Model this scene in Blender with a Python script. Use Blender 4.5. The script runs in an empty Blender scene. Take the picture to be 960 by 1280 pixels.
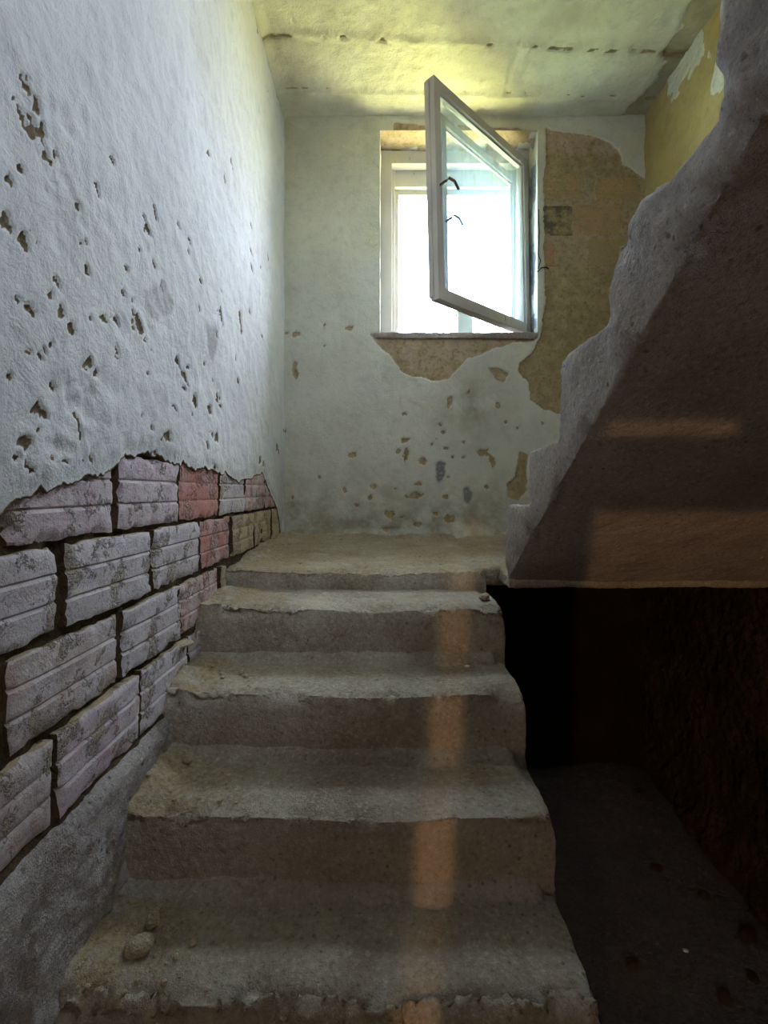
import bpy, bmesh, math, random
import numpy as np
from mathutils import Vector, Matrix

random.seed(4)
scene = bpy.context.scene
COL = scene.collection
H = 1.65            # eye height above the basement floor: all z below are relative to the eye
F = 620.0           # focal length in pixels of the 960 px wide frame
CX, CY = 486.0, 612.0

# ------------------------------------------------------------------ camera
cd = bpy.data.cameras.new('camera')
cd.sensor_fit = 'HORIZONTAL'
cd.sensor_width = 36.0
cd.lens = F / 960.0 * 36.0
cd.shift_x = -(CX - 480.0) / 960.0
cd.shift_y = -(640.0 - CY) / 960.0
cd.clip_start = 0.02
cam = bpy.data.objects.new('camera', cd)
cam.location = (0, 0, H)
cam.rotation_euler = (math.pi / 2, 0, 0)
COL.objects.link(cam)
scene.camera = cam

# ------------------------------------------------------------------ daylight and exposure
world = bpy.data.worlds.new('overcast_sky')
scene.world = world
world.use_nodes = True
wn = world.node_tree.nodes
wn['Background'].inputs[0].default_value = (0.71, 0.83, 1.0, 1)
wn['Background'].inputs[1].default_value = 20.0

sd = bpy.data.lights.new('sun', 'SUN')
sd.energy = 75.0
sd.color = (1.0, 0.95, 0.80)
sd.angle = math.radians(1.0)
sun = bpy.data.objects.new('sun', sd)
sun.rotation_euler = Vector((-0.55, 0.0, -0.83)).to_track_quat('-Z', 'Y').to_euler()
COL.objects.link(sun)

def portal(name, loc, direction, sx, sz):
    d = bpy.data.lights.new(name, 'AREA')
    d.shape = 'RECTANGLE'
    d.size = sx
    d.size_y = sz
    d.cycles.is_portal = True
    o = bpy.data.objects.new(name, d)
    o.location = (loc[0], loc[1], loc[2] + H)
    o.rotation_euler = Vector(direction).to_track_quat('-Z', 'Y').to_euler()
    COL.objects.link(o)
portal('portal_landing_window', (0.41, 3.42, 1.45), (0, -1, 0), 1.1, 1.3)
portal('portal_upstairs_added_window', (1.62, -0.65, 2.85), (-1, 0, 0), 0.9, 1.2)  # unseen window, added on this side to brighten the left wall
scene.cycles.diffuse_bounces = 7
scene.cycles.max_bounces = 14
scene.cycles.light_sampling_threshold = 0.0
scene.cycles.use_light_tree = False

vs = scene.view_settings
vs.view_transform = 'Standard'
vs.look = 'None'
vs.exposure = 1.0
vs.gamma = 1.0
vs.use_curve_mapping = False

# ------------------------------------------------------------------ numpy noise
def _hash(ix, iy, iz, seed):
    h = (ix * 374761393 + iy * 668265263 + iz * 2147483647 + seed * 974634847) & 0xFFFFFFFF
    h = ((h ^ (h >> 13)) * 1274126177) & 0xFFFFFFFF
    h = ((h ^ (h >> 16)) * 2246822519) & 0xFFFFFFFF
    h = h ^ (h >> 15)
    return (h & 0xFFFFFF) / float(0xFFFFFF)

def vnoise(P, seed=0):
    Pi = np.floor(P).astype(np.int64)
    f = P - Pi
    u = f * f * f * (f * (f * 6 - 15) + 10)
    r = 0.0
    for dx in (0, 1):
        wx = u[:, 0] if dx else 1 - u[:, 0]
        for dy in (0, 1):
            wy = u[:, 1] if dy else 1 - u[:, 1]
            for dz in (0, 1):
                wz = u[:, 2] if dz else 1 - u[:, 2]
                r = r + wx * wy * wz * _hash(Pi[:, 0] + dx, Pi[:, 1] + dy, Pi[:, 2] + dz, seed)
    return r * 2 - 1

def fbm(P, freq, octs=4, seed=0, gain=0.5):
    P = np.asarray(P, float)
    a, s, t = 1.0, 0.0, 0.0
    for o in range(octs):
        s = s + a * vnoise(P * freq + 13.7 * o, seed + o)
        t += a
        a *= gain
        freq *= 2.03
    return s / t

def smooth(e0, e1, x):
    t = np.clip((x - e0) / (e1 - e0), 0, 1)
    return t * t * (3 - 2 * t)

def poly_sd(px, py, poly):
    """signed distance to a polygon, negative inside"""
    d = np.full(px.shape, 1e9)
    inside = np.zeros(px.shape, bool)
    n = len(poly)
    for i in range(n):
        ax, ay = poly[i]
        bx, by = poly[(i + 1) % n]
        ex, ey = bx - ax, by - ay
        wx, wy = px - ax, py - ay
        t = np.clip((wx * ex + wy * ey) / (ex * ex + ey * ey + 1e-12), 0, 1)
        d = np.minimum(d, (wx - ex * t) ** 2 + (wy - ey * t) ** 2)
        c = ((ay > py) != (by > py)) & (px < (bx - ax) * (py - ay) / (by - ay + 1e-12) + ax)
        inside ^= c
    d = np.sqrt(d)
    return np.where(inside, -d, d)

# ------------------------------------------------------------------ materials
def lin(c):
    return tuple(((v / 255.0) / 12.92 if v <= 10 else ((v / 255.0 + 0.055) / 1.055) ** 2.4) for v in c) + (1,)

class NT:
    def __init__(self, name):
        self.m = bpy.data.materials.new(name)
        self.m.use_nodes = True
        self.t = self.m.node_tree
        self.n = self.t.nodes
        self.b = self.n['Principled BSDF']
        self.out = self.n['Material Output']
        g = self.n.new('ShaderNodeNewGeometry')
        self.pos = g.outputs['Position']
    def link(self, a, b):
        self.t.links.new(a, b)
    def noise(self, scale, detail=5, rough=0.55, vec=None, dist=0.0, stretch=None):
        nd = self.n.new('ShaderNodeTexNoise')
        nd.inputs['Scale'].default_value = scale
        nd.inputs['Detail'].default_value = detail
        nd.inputs['Roughness'].default_value = rough
        nd.inputs['Distortion'].default_value = dist
        v = vec or self.pos
        if stretch:
            mp = self.n.new('ShaderNodeMapping')
            mp.inputs['Scale'].default_value = stretch
            self.link(v, mp.inputs['Vector'])
            v = mp.outputs['Vector']
        self.link(v, nd.inputs['Vector'])
        return nd.outputs['Fac']
    def voronoi(self, scale, feature='F1', out='Distance', rnd=1.0):
        nd = self.n.new('ShaderNodeTexVoronoi')
        nd.feature = feature
        nd.inputs['Scale'].default_value = scale
        nd.inputs['Randomness'].default_value = rnd
        self.link(self.pos, nd.inputs['Vector'])
        return nd.outputs[out]
    def ramp(self, fac, lo, hi, c0=0.0, c1=1.0):
        nd = self.n.new('ShaderNodeMapRange')
        nd.clamp = True
        nd.inputs['From Min'].default_value = lo
        nd.inputs['From Max'].default_value = hi
        nd.inputs['To Min'].default_value = c0
        nd.inputs['To Max'].default_value = c1
        self.link(fac, nd.inputs['Value'])
        return nd.outputs['Result']
    def mix(self, fac, a, b, mode='MIX'):
        nd = self.n.new('ShaderNodeMix')
        nd.data_type = 'RGBA'
        nd.blend_type = mode
        for sock, v in ((nd.inputs[0], fac), (nd.inputs[6], a), (nd.inputs[7], b)):
            if isinstance(v, (int, float)):
                sock.default_value = v
            elif isinstance(v, tuple):
                sock.default_value = v
            else:
                self.link(v, sock)
        return nd.outputs[2]
    def math(self, op, a, b):
        nd = self.n.new('ShaderNodeMath')
        nd.operation = op
        for sock, v in ((nd.inputs[0], a), (nd.inputs[1], b)):
            if isinstance(v, (int, float)):
                sock.default_value = v
            else:
                self.link(v, sock)
        return nd.outputs[0]
    def attr(self, name):
        nd = self.n.new('ShaderNodeAttribute')
        nd.attribute_name = name
        return nd.outputs['Fac']
    def finish(self, color, rough=0.9, bumps=()):
        if isinstance(color, tuple):
            self.b.inputs['Base Color'].default_value = color
        else:
            self.link(color, self.b.inputs['Base Color'])
        self.b.inputs['Roughness'].default_value = rough
        self.b.inputs['Specular IOR Level'].default_value = 0.25
        prev = None
        for h, strength, dist in bumps:
            nd = self.n.new('ShaderNodeBump')
            nd.inputs['Strength'].default_value = strength
            nd.inputs['Distance'].default_value = dist
            self.link(h, nd.inputs['Height'])
            if prev is not None:
                self.link(prev, nd.inputs['Normal'])
            prev = nd.outputs['Normal']
        if prev is not None:
            self.link(prev, self.b.inputs['Normal'])
        return self.m

def mat_plaster(name, base, dark, chipcol, chip2):
    t = NT(name)
    c = t.mix(t.ramp(t.noise(2.2, 6, 0.6), 0.35, 0.7), base, dark)
    c = t.mix(t.ramp(t.noise(45, 3), 0.55, 0.8, 0, 0.35), c, dark)
    grime = t.math('MULTIPLY', t.attr('grime'), t.ramp(t.noise(9, 6, 0.65), 0.3, 0.62))
    c = t.mix(t.math('MULTIPLY', grime, 0.8), c, lin((132, 122, 98)))
    c = t.mix(t.math('MULTIPLY', t.attr('grey'), t.ramp(t.noise(60, 4), 0.25, 0.5, 0.4, 1)), c, lin((112, 110, 108)))
    mot = t.noise(19, 7, 0.7)
    c = t.mix(t.ramp(mot, 0.50, 0.72, 0, 0.42), c, tuple(v * 0.7 for v in dark[:3]) + (1,))
    # pinholes and specks
    spk = t.ramp(t.voronoi(38), 0.035, 0.07, 1, 0)
    spk = t.math('MULTIPLY', spk, t.ramp(t.noise(5, 3), 0.5, 0.62))
    c = t.mix(t.math('MULTIPLY', spk, 0.7), c, lin((96, 84, 68)))
    cc = t.mix(t.ramp(t.noise(16, 5, 0.6), 0.35, 0.65), chipcol, chip2)
    cc = t.mix(t.math('MULTIPLY', t.attr('red'), t.ramp(t.noise(12, 5), 0.35, 0.6)), cc, lin((178, 154, 138)))
    cc = t.mix(t.ramp(t.noise(48, 6, 0.72), 0.50, 0.30, 0, 0.7), cc, tuple(v * 0.5 for v in chip2[:3]) + (1,))
    cc = t.mix(t.ramp(mot, 0.56, 0.70, 0, 0.5), cc, tuple(min(1, v * 1.4) for v in chipcol[:3]) + (1,))
    c = t.mix(t.ramp(t.attr('chip'), 0.4, 0.6), c, cc)
    tw = t.noise(9, 7, 0.66, dist=0.3)
    fine = t.noise(120, 5, 0.7)
    c = t.mix(t.ramp(fine, 0.42, 0.28, 0, 0.5), c, tuple(v * 0.62 for v in dark[:3]) + (1,))
    scr = t.ramp(t.noise(60, 4, 0.6, stretch=(1, 0.35, 1.0)), 0.66, 0.74, 0, 0.3)
    c = t.mix(scr, c, tuple(v * 0.66 for v in dark[:3]) + (1,))
    return t.finish(c, 0.95, ((tw, 0.42, 0.03), (t.noise(28, 6, 0.6), 0.2, 0.012), (fine, 0.5, 0.005), (spk, -0.6, 0.004)))

def mat_concrete(name, a, b, pit=1.0, gravel=0.5):
    t = NT(name)
    hi = tuple(min(1, v * 1.45) for v in a[:3]) + (1,)
    lo = tuple(v * 0.45 for v in b[:3]) + (1,)
    c = t.mix(t.ramp(t.noise(5, 6, 0.6), 0.35, 0.65), a, b)
    g1 = t.noise(85, 5, 0.7)
    g2 = t.noise(260, 3, 0.6)
    c = t.mix(t.ramp(g1, 0.52, 0.72, 0, 0.65), c, hi)
    c = t.mix(t.ramp(g1, 0.44, 0.32, 0, 0.6), c, lo)
    c = t.mix(t.ramp(g2, 0.43, 0.30, 0, 0.45), c, lo)
    pits = t.ramp(t.voronoi(34), 0.08, 0.20, 1, 0)
    pits = t.math('MULTIPLY', pits, t.ramp(t.noise(9, 4), 0.46, 0.58))
    c = t.mix(t.math('MULTIPLY', pits, 0.75 * pit), c, lo)
    c = t.mix(t.math('MULTIPLY', t.attr('dust'), t.ramp(t.noise(14, 6, 0.65), 0.32, 0.6)), c, t.mix(t.ramp(g1, 0.35, 0.7), lin((132, 116, 84)), lin((182, 166, 132))))
    return t.finish(c, 0.95, ((t.noise(32, 6, 0.7), 1.0 * gravel, 0.03), (pits, -0.9, 0.012), (g1, 0.6 * gravel, 0.010), (g2, 0.6, 0.003)))

M = {}
M['plaster_left'] = mat_plaster('lime_plaster', lin((212, 212, 212)), lin((196, 195, 194)), lin((108, 92, 70)), lin((134, 118, 94)))
M['plaster_back'] = mat_plaster('dirty_lime_plaster', lin((206, 206, 194)), lin((186, 184, 170)), lin((164, 148, 114)), lin((140, 124, 90)))
M['plaster_right'] = mat_plaster('ochre_render', lin((172, 152, 100)), lin((146, 126, 80)), lin((186, 180, 158)), lin((206, 202, 184)))
M['ceiling'] = mat_plaster('ceiling_whitewash', lin((208, 205, 184)), lin((184, 180, 158)), lin((128, 116, 86)), lin((156, 144, 108)))
M['step'] = mat_concrete('worn_step_concrete', lin((180, 172, 156)), lin((148, 136, 116)))
M['flight'] = mat_concrete('rough_stair_concrete', lin((206, 197, 190)), lin((178, 164, 154)), 1.1, 1.0)
M['mortar'] = mat_concrete('crumbling_mortar', lin((108, 92, 66)), lin((70, 57, 38)), 1.0, 1.4)
M['rough_base'] = mat_concrete('coarse_base_render', lin((214, 206, 200)), lin((168, 156, 148)), 1.3, 1.3)
M['earth'] = mat_concrete('dark_earth', lin((62, 52, 44)), lin((42, 35, 29)), 1.0, 1.4)
M['rubble'] = mat_concrete('pebble_concrete', lin((92, 80, 70)), lin((58, 49, 42)), 1.0, 1.6)
M['stone'] = mat_concrete('plaster_crumb', lin((206, 192, 160)), lin((174, 158, 126)), 0.3, 0.8)
M['shell'] = mat_concrete('shell_plaster', lin((150, 150, 150)), lin((130, 130, 132)), 0.3, 0.4)

def mat_brick():
    t = NT('hollow_clay_brick')
    oi = t.n.new('ShaderNodeObjectInfo')
    c = t.mix(t.math('MULTIPLY', t.ramp(t.noise(14, 6, 0.65), 0.40, 0.62), oi.outputs['Alpha']), oi.outputs['Color'], lin((192, 184, 184)))
    # pinkish bare clay showing in streaks along the ribs
    clay = t.math('MULTIPLY', t.ramp(t.noise(9, 5, 0.6, stretch=(1, 0.5, 2.2)), 0.56, 0.68, 0, 0.5), oi.outputs['Alpha'])
    c = t.mix(clay, c, t.mix(0.6, oi.outputs['Color'], lin((156, 104, 104))))
    # mortar splashes
    mo = t.math('MULTIPLY', t.ramp(t.noise(11, 7, 0.72), 0.53, 0.58), t.ramp(t.noise(70, 3), 0.35, 0.5))
    c = t.mix(t.math('MULTIPLY', t.math('MULTIPLY', mo, 0.85), t.ramp(oi.outputs['Alpha'], 0, 1, 0.35, 1)), c, lin((166, 154, 134)))
    # mortar stuck to the ends and ledges of the bricks
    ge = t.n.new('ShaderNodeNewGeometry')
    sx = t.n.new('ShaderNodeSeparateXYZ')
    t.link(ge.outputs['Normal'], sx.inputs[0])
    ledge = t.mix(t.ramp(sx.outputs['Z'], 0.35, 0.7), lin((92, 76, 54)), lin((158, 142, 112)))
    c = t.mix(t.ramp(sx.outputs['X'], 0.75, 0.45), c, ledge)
    # dark grit
    gr = t.math('MULTIPLY', t.ramp(t.noise(75, 5, 0.75), 0.55, 0.62), t.ramp(t.noise(6, 4), 0.40, 0.58))
    c = t.mix(t.math('MULTIPLY', gr, 0.55), c, lin((96, 80, 68)))
    return t.finish(c, 0.92, ((t.noise(26, 6, 0.7), 0.7, 0.014), (mo, 0.9, 0.010), (gr, -0.8, 0.006), (t.noise(180, 3), 0.4, 0.002)))
M['brick'] = mat_brick()
def mat_bare_brick():
    t = NT('render_smeared_brick')
    oi = t.n.new('ShaderNodeObjectInfo')
    c = t.mix(t.ramp(t.noise(16, 7, 0.7), 0.44, 0.60), oi.outputs['Color'], lin((156, 140, 104)))
    g = t.noise(90, 5, 0.7)
    c = t.mix(t.ramp(g, 0.45, 0.3, 0, 0.6), c, lin((96, 80, 58)))
    return t.finish(c, 0.95, ((t.noise(30, 6, 0.7), 0.8, 0.014), (g, 0.5, 0.005)))
M['bare_brick'] = mat_bare_brick()

def mat_paint():
    t = NT('flaking_white_paint')
    c = t.mix(t.ramp(t.noise(3, 5), 0.35, 0.7), lin((196, 192, 184)), lin((176, 170, 164)))
    fl = t.ramp(t.noise(22, 6, 0.7, stretch=(1, 1, 0.35)), 0.66, 0.70)
    c = t.mix(fl, c, lin((148, 118, 100)))
    return t.finish(c, 0.6, ((t.noise(60, 4, stretch=(1, 1, 0.15)), 0.25, 0.003), (fl, -0.4, 0.002)))
M['paint'] = mat_paint()

def mat_glass():
    t = NT('dusty_window_glass')
    tr = t.n.new('ShaderNodeBsdfTransparent')
    tr.inputs[0].default_value = (0.93, 0.97, 1.0, 1)
    gl = t.n.new('ShaderNodeBsdfGlossy')
    gl.inputs['Roughness'].default_value = 0.03
    m1 = t.n.new('ShaderNodeMixShader')
    m1.inputs[0].default_value = 0.04
    t.link(tr.outputs[0], m1.inputs[1])
    t.link(gl.outputs[0], m1.inputs[2])
    df = t.n.new('ShaderNodeBsdfTranslucent')
    df.inputs[0].default_value = (0.55, 0.72, 0.86, 1)
    d2 = t.n.new('ShaderNodeBsdfDiffuse')
    d2.inputs[0].default_value = (0.55, 0.72, 0.86, 1)
    m3 = t.n.new('ShaderNodeMixShader')
    m3.inputs[0].default_value = 0.4
    t.link(df.outputs[0], m3.inputs[1])
    t.link(d2.outputs[0], m3.inputs[2])
    m2 = t.n.new('ShaderNodeMixShader')
    streak = t.ramp(t.noise(30, 4, stretch=(1, 1, 0.06)), 0.35, 0.8, 0.02, 0.16)
    t.link(streak, m2.inputs[0])
    t.link(m1.outputs[0], m2.inputs[1])
    t.link(m3.outputs[0], m2.inputs[2])
    t.link(m2.outputs[0], t.out.inputs[0])
    return t.m
M['glass'] = mat_glass()

def mat_simple(name, a, b, scale, rough=0.7, metal=0.0, bump=0.2):
    t = NT(name)
    c = t.mix(t.ramp(t.noise(scale, 5), 0.35, 0.65), a, b)
    t.b.inputs['Metallic'].default_value = metal
    return t.finish(c, rough, ((t.noise(scale * 6, 4), bump, 0.003),))
M['metal'] = mat_simple('rusty_dark_metal', lin((62, 52, 46)), lin((92, 66, 48)), 40, 0.55, 0.6)
M['cable'] = mat_simple('black_cable_sheath', lin((30, 28, 27)), lin((46, 44, 42)), 60, 0.6)
M['grass'] = mat_simple('sunlit_grass', lin((158, 158, 92)), lin((172, 170, 108)), 3, 0.9)
M['board'] = mat_simple('old_door_boards', lin((96, 78, 58)), lin((70, 56, 42)), 8, 0.8)
M['post'] = mat_simple('pale_concrete_post', lin((58, 64, 62)), lin((48, 54, 52)), 10, 0.9)
M['chipwhite'] = mat_simple('white_flake', lin((232, 230, 224)), lin((214, 212, 204)), 60, 0.8)

# ------------------------------------------------------------------ mesh helpers
def new_obj(name, me, mat, parent=None):
    o = bpy.data.objects.new(name, me)
    if mat is not None:
        me.materials.append(M[mat])
    COL.objects.link(o)
    if parent is not None:
        o.parent = parent
        o.matrix_parent_inverse = parent.matrix_world.inverted()
    return o

def mesh_np(V, Q, attrs=None, sm=True):
    V = np.array(V, float)
    V[:, 2] += H
    me = bpy.data.meshes.new('m')
    me.from_pydata([tuple(v) for v in V], [], [tuple(int(i) for i in q) for q in Q])
    if attrs:
        for k, a in attrs.items():
            at = me.attributes.new(k, 'FLOAT', 'POINT')
            at.data.foreach_set('value', np.asarray(a, np.float32))
    if sm:
        me.polygons.foreach_set('use_smooth', [True] * len(me.polygons))
    me.update()
    return me

def grid_quads(nr, nc, keep=None, flip=False):
    i = np.arange(nr - 1)[:, None] * nc + np.arange(nc - 1)[None, :]
    q = np.stack([i, i + 1, i + nc + 1, i + nc], -1)
    if flip:
        q = q[..., ::-1]
    if keep is not None:
        return q[keep]
    return q.reshape(-1, 4)

def boxes_mesh(boxes, bevel=0.0):
    bm = bmesh.new()
    for (x0, x1, y0, y1, z0, z1) in boxes:
        mat = Matrix.Translation(((x0 + x1) / 2, (y0 + y1) / 2, (z0 + z1) / 2 + H)) @ Matrix.Diagonal((x1 - x0, y1 - y0, z1 - z0, 1))
        bmesh.ops.create_cube(bm, size=1.0, matrix=mat)
    if bevel:
        bmesh.ops.bevel(bm, geom=list(bm.edges), offset=bevel, segments=2, profile=0.7, affect='EDGES')
    me = bpy.data.meshes.new('m')
    bm.to_mesh(me)
    bm.free()
    return me

def rough_solid(prisms, voxel, disp, attrs=None):
    """union of YZ-profile prisms, voxel remeshed, then weathered by disp(P,N) -> offset along N"""
    bm = bmesh.new()
    for poly, x0, x1 in prisms:
        a = [bm.verts.new((x0, y, z)) for y, z in poly]
        b = [bm.verts.new((x1, y, z)) for y, z in poly]
        n = len(poly)
        bm.faces.new(a)
        bm.faces.new(b[::-1])
        for i in range(n):
            bm.faces.new((a[i], b[i], b[(i + 1) % n], a[(i + 1) % n]))
    bmesh.ops.recalc_face_normals(bm, faces=list(bm.faces))
    me = bpy.data.meshes.new('tmp')
    bm.to_mesh(me)
    bm.free()
    o = bpy.data.objects.new('tmp', me)
    COL.objects.link(o)
    md = o.modifiers.new('r', 'REMESH')
    md.mode = 'VOXEL'
    md.voxel_size = voxel
    md.use_smooth_shade = True
    dg = bpy.context.evaluated_depsgraph_get()
    dg.update()
    ev = o.evaluated_get(dg)
    out = bpy.data.meshes.new_from_object(ev)
    bpy.data.objects.remove(o)
    n = len(out.vertices)
    P = np.empty(n * 3)
    N = np.empty(n * 3)
    out.vertices.foreach_get('co', P)
    out.vertices.foreach_get('normal', N)
    P = P.reshape(-1, 3)
    N = N.reshape(-1, 3)
    d = disp(P, N)
    if d.ndim == 1:
        Q = P + N * d[:, None]
    else:
        Q = P + d
    Q[:, 2] += H
    out.vertices.foreach_set('co', Q.ravel())
    if attrs:
        for k, fn in attrs.items():
            at = out.attributes.new(k, 'FLOAT', 'POINT')
            at.data.foreach_set('value', np.asarray(fn(P, N), np.float32))
    out.polygons.foreach_set('use_smooth', [True] * len(out.polygons))
    out.update()
    return out

def tag(o, label=None, cat=None, group=None, kind=None):
    if label: o['label'] = label
    if cat: o['category'] = cat
    if group: o['group'] = group
    if kind: o['kind'] = kind
    return o

def empty(name, loc):
    o = bpy.data.objects.new(name, None)
    o.location = (loc[0], loc[1], loc[2] + H)
    o.empty_display_size = 0.1
    COL.objects.link(o)
    bpy.context.view_layer.update()
    return o

# ------------------------------------------------------------------ main dimensions (metres, relative to the eye)
XL, XR = -0.615, 1.50           # side walls
XS = 0.385                      # open edge of the lower flight
XU = 0.42                       # open edge of the upper flight
YB = 2.911                      # back wall
ZC = 2.20                       # ceiling over the landing
ZF = -H                         # basement floor
NOSE = [(0.14, -1.47), (0.39, -1.29), (0.64, -1.11), (0.89, -0.928), (1.14, -0.752), (1.387, -0.570), (1.64, -0.390), (1.914, -0.312)]

def wl(px, py, X=XL):           # pixel measured on the left wall -> (Y, z)
    y = F * X / (px - CX)
    return y, (CY - py) * y / F
SB = F / YB
def wb(px, py):                 # pixel measured on the back wall -> (X, z)
    return (px - CX) / SB, (CY - py) / SB

# ------------------------------------------------------------------ left wall
def build_left_wall():
    # mortar core, visible in the joints
    ys = np.concatenate([np.linspace(-3.0, 0.3, 20), np.arange(0.32, YB + 0.06, 0.011)])
    zs = np.concatenate([np.arange(ZF - 0.1, 0.12, 0.011), np.linspace(0.16, 4.4, 22)])
    Y, Z = np.meshgrid(ys, zs)
    P = np.stack([np.zeros(Y.size), Y.ravel(), Z.ravel()], 1)
    x = XL - 0.027 + 0.012 * fbm(P, 22, 5, 3) * smooth(-0.72, -0.6, P[:, 2]) + 0.012 * np.maximum(0, fbm(P, 40, 3, 8))
    # coarse render at the foot of the wall, following the stair
    base = -0.632 + 0.02 * fbm(P, 7, 4, 21)
    k = smooth(0.015, -0.03, P[:, 2] - base)
    x = x + k * (0.031 + 0.010 * fbm(P, 38, 4, 5) + 0.006 * fbm(P, 9, 3, 6))
    P[:, 0] = x - 0.3 * smooth(-0.95, -1.15, P[:, 1])      # the room behind is wider
    me = mesh_np(P, grid_quads(len(zs), len(ys)), {'dust': k * 0.0})
    wall = tag(new_obj('wall_left', me, 'mortar'), kind='structure')
    # rough render as a part of its own: the same surface over its lower part, two millimetres proud
    rows = zs < -0.60
    P2 = P.reshape(len(zs), len(ys), 3)[rows].reshape(-1, 3).copy()
    kk = k.reshape(len(zs), len(ys))[rows].ravel()
    P2[:, 0] += -0.008 + 0.011 * smooth(0.05, 0.5, kk)
    me = mesh_np(P2, grid_quads(rows.sum(), len(ys)))
    tag(new_obj('base_render', me, 'rough_base', wall), 'coarse grey render along the foot of the brick wall')

    # plaster sheet with its broken lower edge
    edge = [(-700, 655), (-300, 652), (0, 648), (14, 637), (43, 621), (53, 607), (61, 616), (80, 611), (95, 607), (115, 596), (123, 599), (148, 580),
            (158, 570), (170, 573), (190, 565), (202, 568), (210, 576), (228, 584), (231, 579), (245, 587), (252, 584), (273, 592),
            (281, 597), (283, 591), (297, 603), (307, 599), (311, 601), (324, 591), (329, 592), (336, 606), (348, 636), (351, 655), (353, 690)]
    eyz = [wl(*p) for p in edge]
    ey = [p[0] for p in eyz]
    ez = [p[1] for p in eyz]
    ys = np.concatenate([np.linspace(-3.0, 0.36, 40), np.arange(0.37, 1.6, 0.0055), np.arange(1.6, YB + 0.012, 0.007)])
    bz = np.interp(ys, ey, ez)
    PB = np.stack([ys, ys * 0, ys * 0], 1)
    bz = bz + np.where(ys > 0.3, 0.016 * fbm(PB, 16, 4, 31) + 0.006 * fbm(PB, 90, 2, 33), 0)
    t = np.concatenate([[0.0], np.linspace(0.002, 0.62, 250), np.linspace(0.63, 1, 60)])
    ztop = np.where(ys < 0.9, 4.4, ZC + 0.03)
    # keep the sampling near the eye fine although the wall goes on upstairs
    Zg = bz[None, :] + (np.minimum(ztop, ZC + 0.03) - bz)[None, :] * t[:, None]
    Yg = np.repeat(ys[None, :], len(t), 0)
    P = np.stack([np.zeros(Yg.size), Yg.ravel(), Zg.ravel()], 1)
    dz = (Zg - bz[None, :]).ravel()
    x = XL + 0.006 * fbm(P, 3.5, 4, 40) + 0.0035 * fbm(P, 22, 4, 44) + 0.004 * np.maximum(0, fbm(P * [1, 1, 0.45], 14, 3, 48))
    x = x - 0.006 * smooth(0.05, 0.0, dz)
    # chips measured on the photograph: x, y, width, height (px)
    A = [(85, 105, 22, 38), (25, 35, 12, 45), (295, 208, 18, 24), (110, 345, 34, 24), (208, 345, 16, 36), (235, 395, 18, 30), (303, 370, 12, 16), (345, 365, 18, 14),
         (382, 372, 16, 9), (460, 382, 30, 48), (297, 505, 12, 34), (592, 512, 11, 20), (618, 558, 14, 26), (650, 640, 12, 28), (728, 635, 10, 22),
         (700, 672, 10, 24), (725, 762, 8, 32), (557, 760, 18, 26), (733, 350, 10, 26), (803, 380, 7, 42), (540, 258, 8, 18), (515, 190, 10, 18),
         (670, 243, 7, 14), (665, 335, 5, 16), (80, 780, 30, 34), (130, 670, 30, 30), (280, 845, 16, 16), (262, 720, 12, 50), (645, 690, 8, 12), (630, 530, 8, 10),
         (680, 520, 8, 12), (788, 500, 7, 16), (630, 145, 6, 10), (521, 15, 10, 22), (495, 70, 12, 28), (840, 60, 6, 14), (840, 195, 5, 12), (868, 845, 5, 12),
         (925, 800, 6, 24), (195, 245, 22, 22), (320, 550, 7, 26), (615, 600, 8, 11), (80, 850, 14, 14), (175, 458, 7, 7), (415, 285, 8, 8), (490, 550, 8, 8), (945, 745, 7, 12),
         (60, 300, 9, 9), (40, 560, 12, 16), (125, 740, 16, 16), (285, 105, 10, 14), (873, 430, 5, 10), (733, 275, 6, 9), (872, 200, 5, 12)]
    B = [(90, 260, 18, 26), (70, 365, 16, 30), (112, 440, 12, 34), (140, 490, 8, 12), (190, 530, 9, 34), (22, 725, 13, 48), (78, 792, 14, 24), (30, 600, 16, 12), (860, 95, 6, 14), (893, 310, 4, 16), (100, 390, 9, 14)]
    spots = [(a * 0.375, 260 + b * 0.375, w * 0.375, h * 0.375) for a, b, w, h in A] + [(a * 0.375, b * 0.375, w * 0.375, h * 0.375) for a, b, w, h in B]
    rs = random.Random(77)
    for _ in range(50):
        a, b = rs.uniform(20, 340), 590 - 400 * rs.random() ** 1.3
        spots.append((a, b, rs.uniform(1.2, 4.5) * (1.2 - a / 480), rs.uniform(2.5, 8)))
    for _ in range(9):
        q = rs.random()
        spots.append((8 + 62 * q + rs.uniform(-6, 6), 60 + 150 * q + rs.uniform(-12, 12), rs.uniform(3, 7), rs.uniform(6, 15)))
    chip = np.zeros(len(P))
    n1 = fbm(P, 75, 4, 52, 0.65)
    rnd = random.Random(9)
    for (a, b, w, h) in spots:
        cy, cz = wl(a, b)
        ry = max(0.66 * w * cy * cy / (F * -XL), 0.008)
        rz = max(0.66 * h * cy / F, 0.006)
        near = np.where((np.abs(P[:, 1] - cy) < ry * 3) & (np.abs(P[:, 2] - cz) < rz * 3))[0]
        sl = rnd.uniform(-0.2, 1.1)
        u = (P[near, 1] - cy) / ry
        v = (P[near, 2] - cz) / rz + sl * u
        r = np.sqrt(u * u * (1.0 + 0.8 * np.clip(v, -1, 1)) + v * v) + 1.3 * n1[near]
        chip[near] = np.maximum(chip[near], smooth(1.12, 0.72, r))
    x = x - 0.007 * chip + 0.002 * smooth(0, 0.35, chip) * (1 - chip)
    def wpoly(pts):
        return poly_sd(P[:, 1], P[:, 2], [wl(*p) for p in pts]) + 0.03 * fbm(P, 14, 4, 58)
    smear = 0.6 * smooth(0.01, -0.02, wpoly([(256, 402), (270, 405), (271, 430), (267, 456), (258, 440)]))
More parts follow.
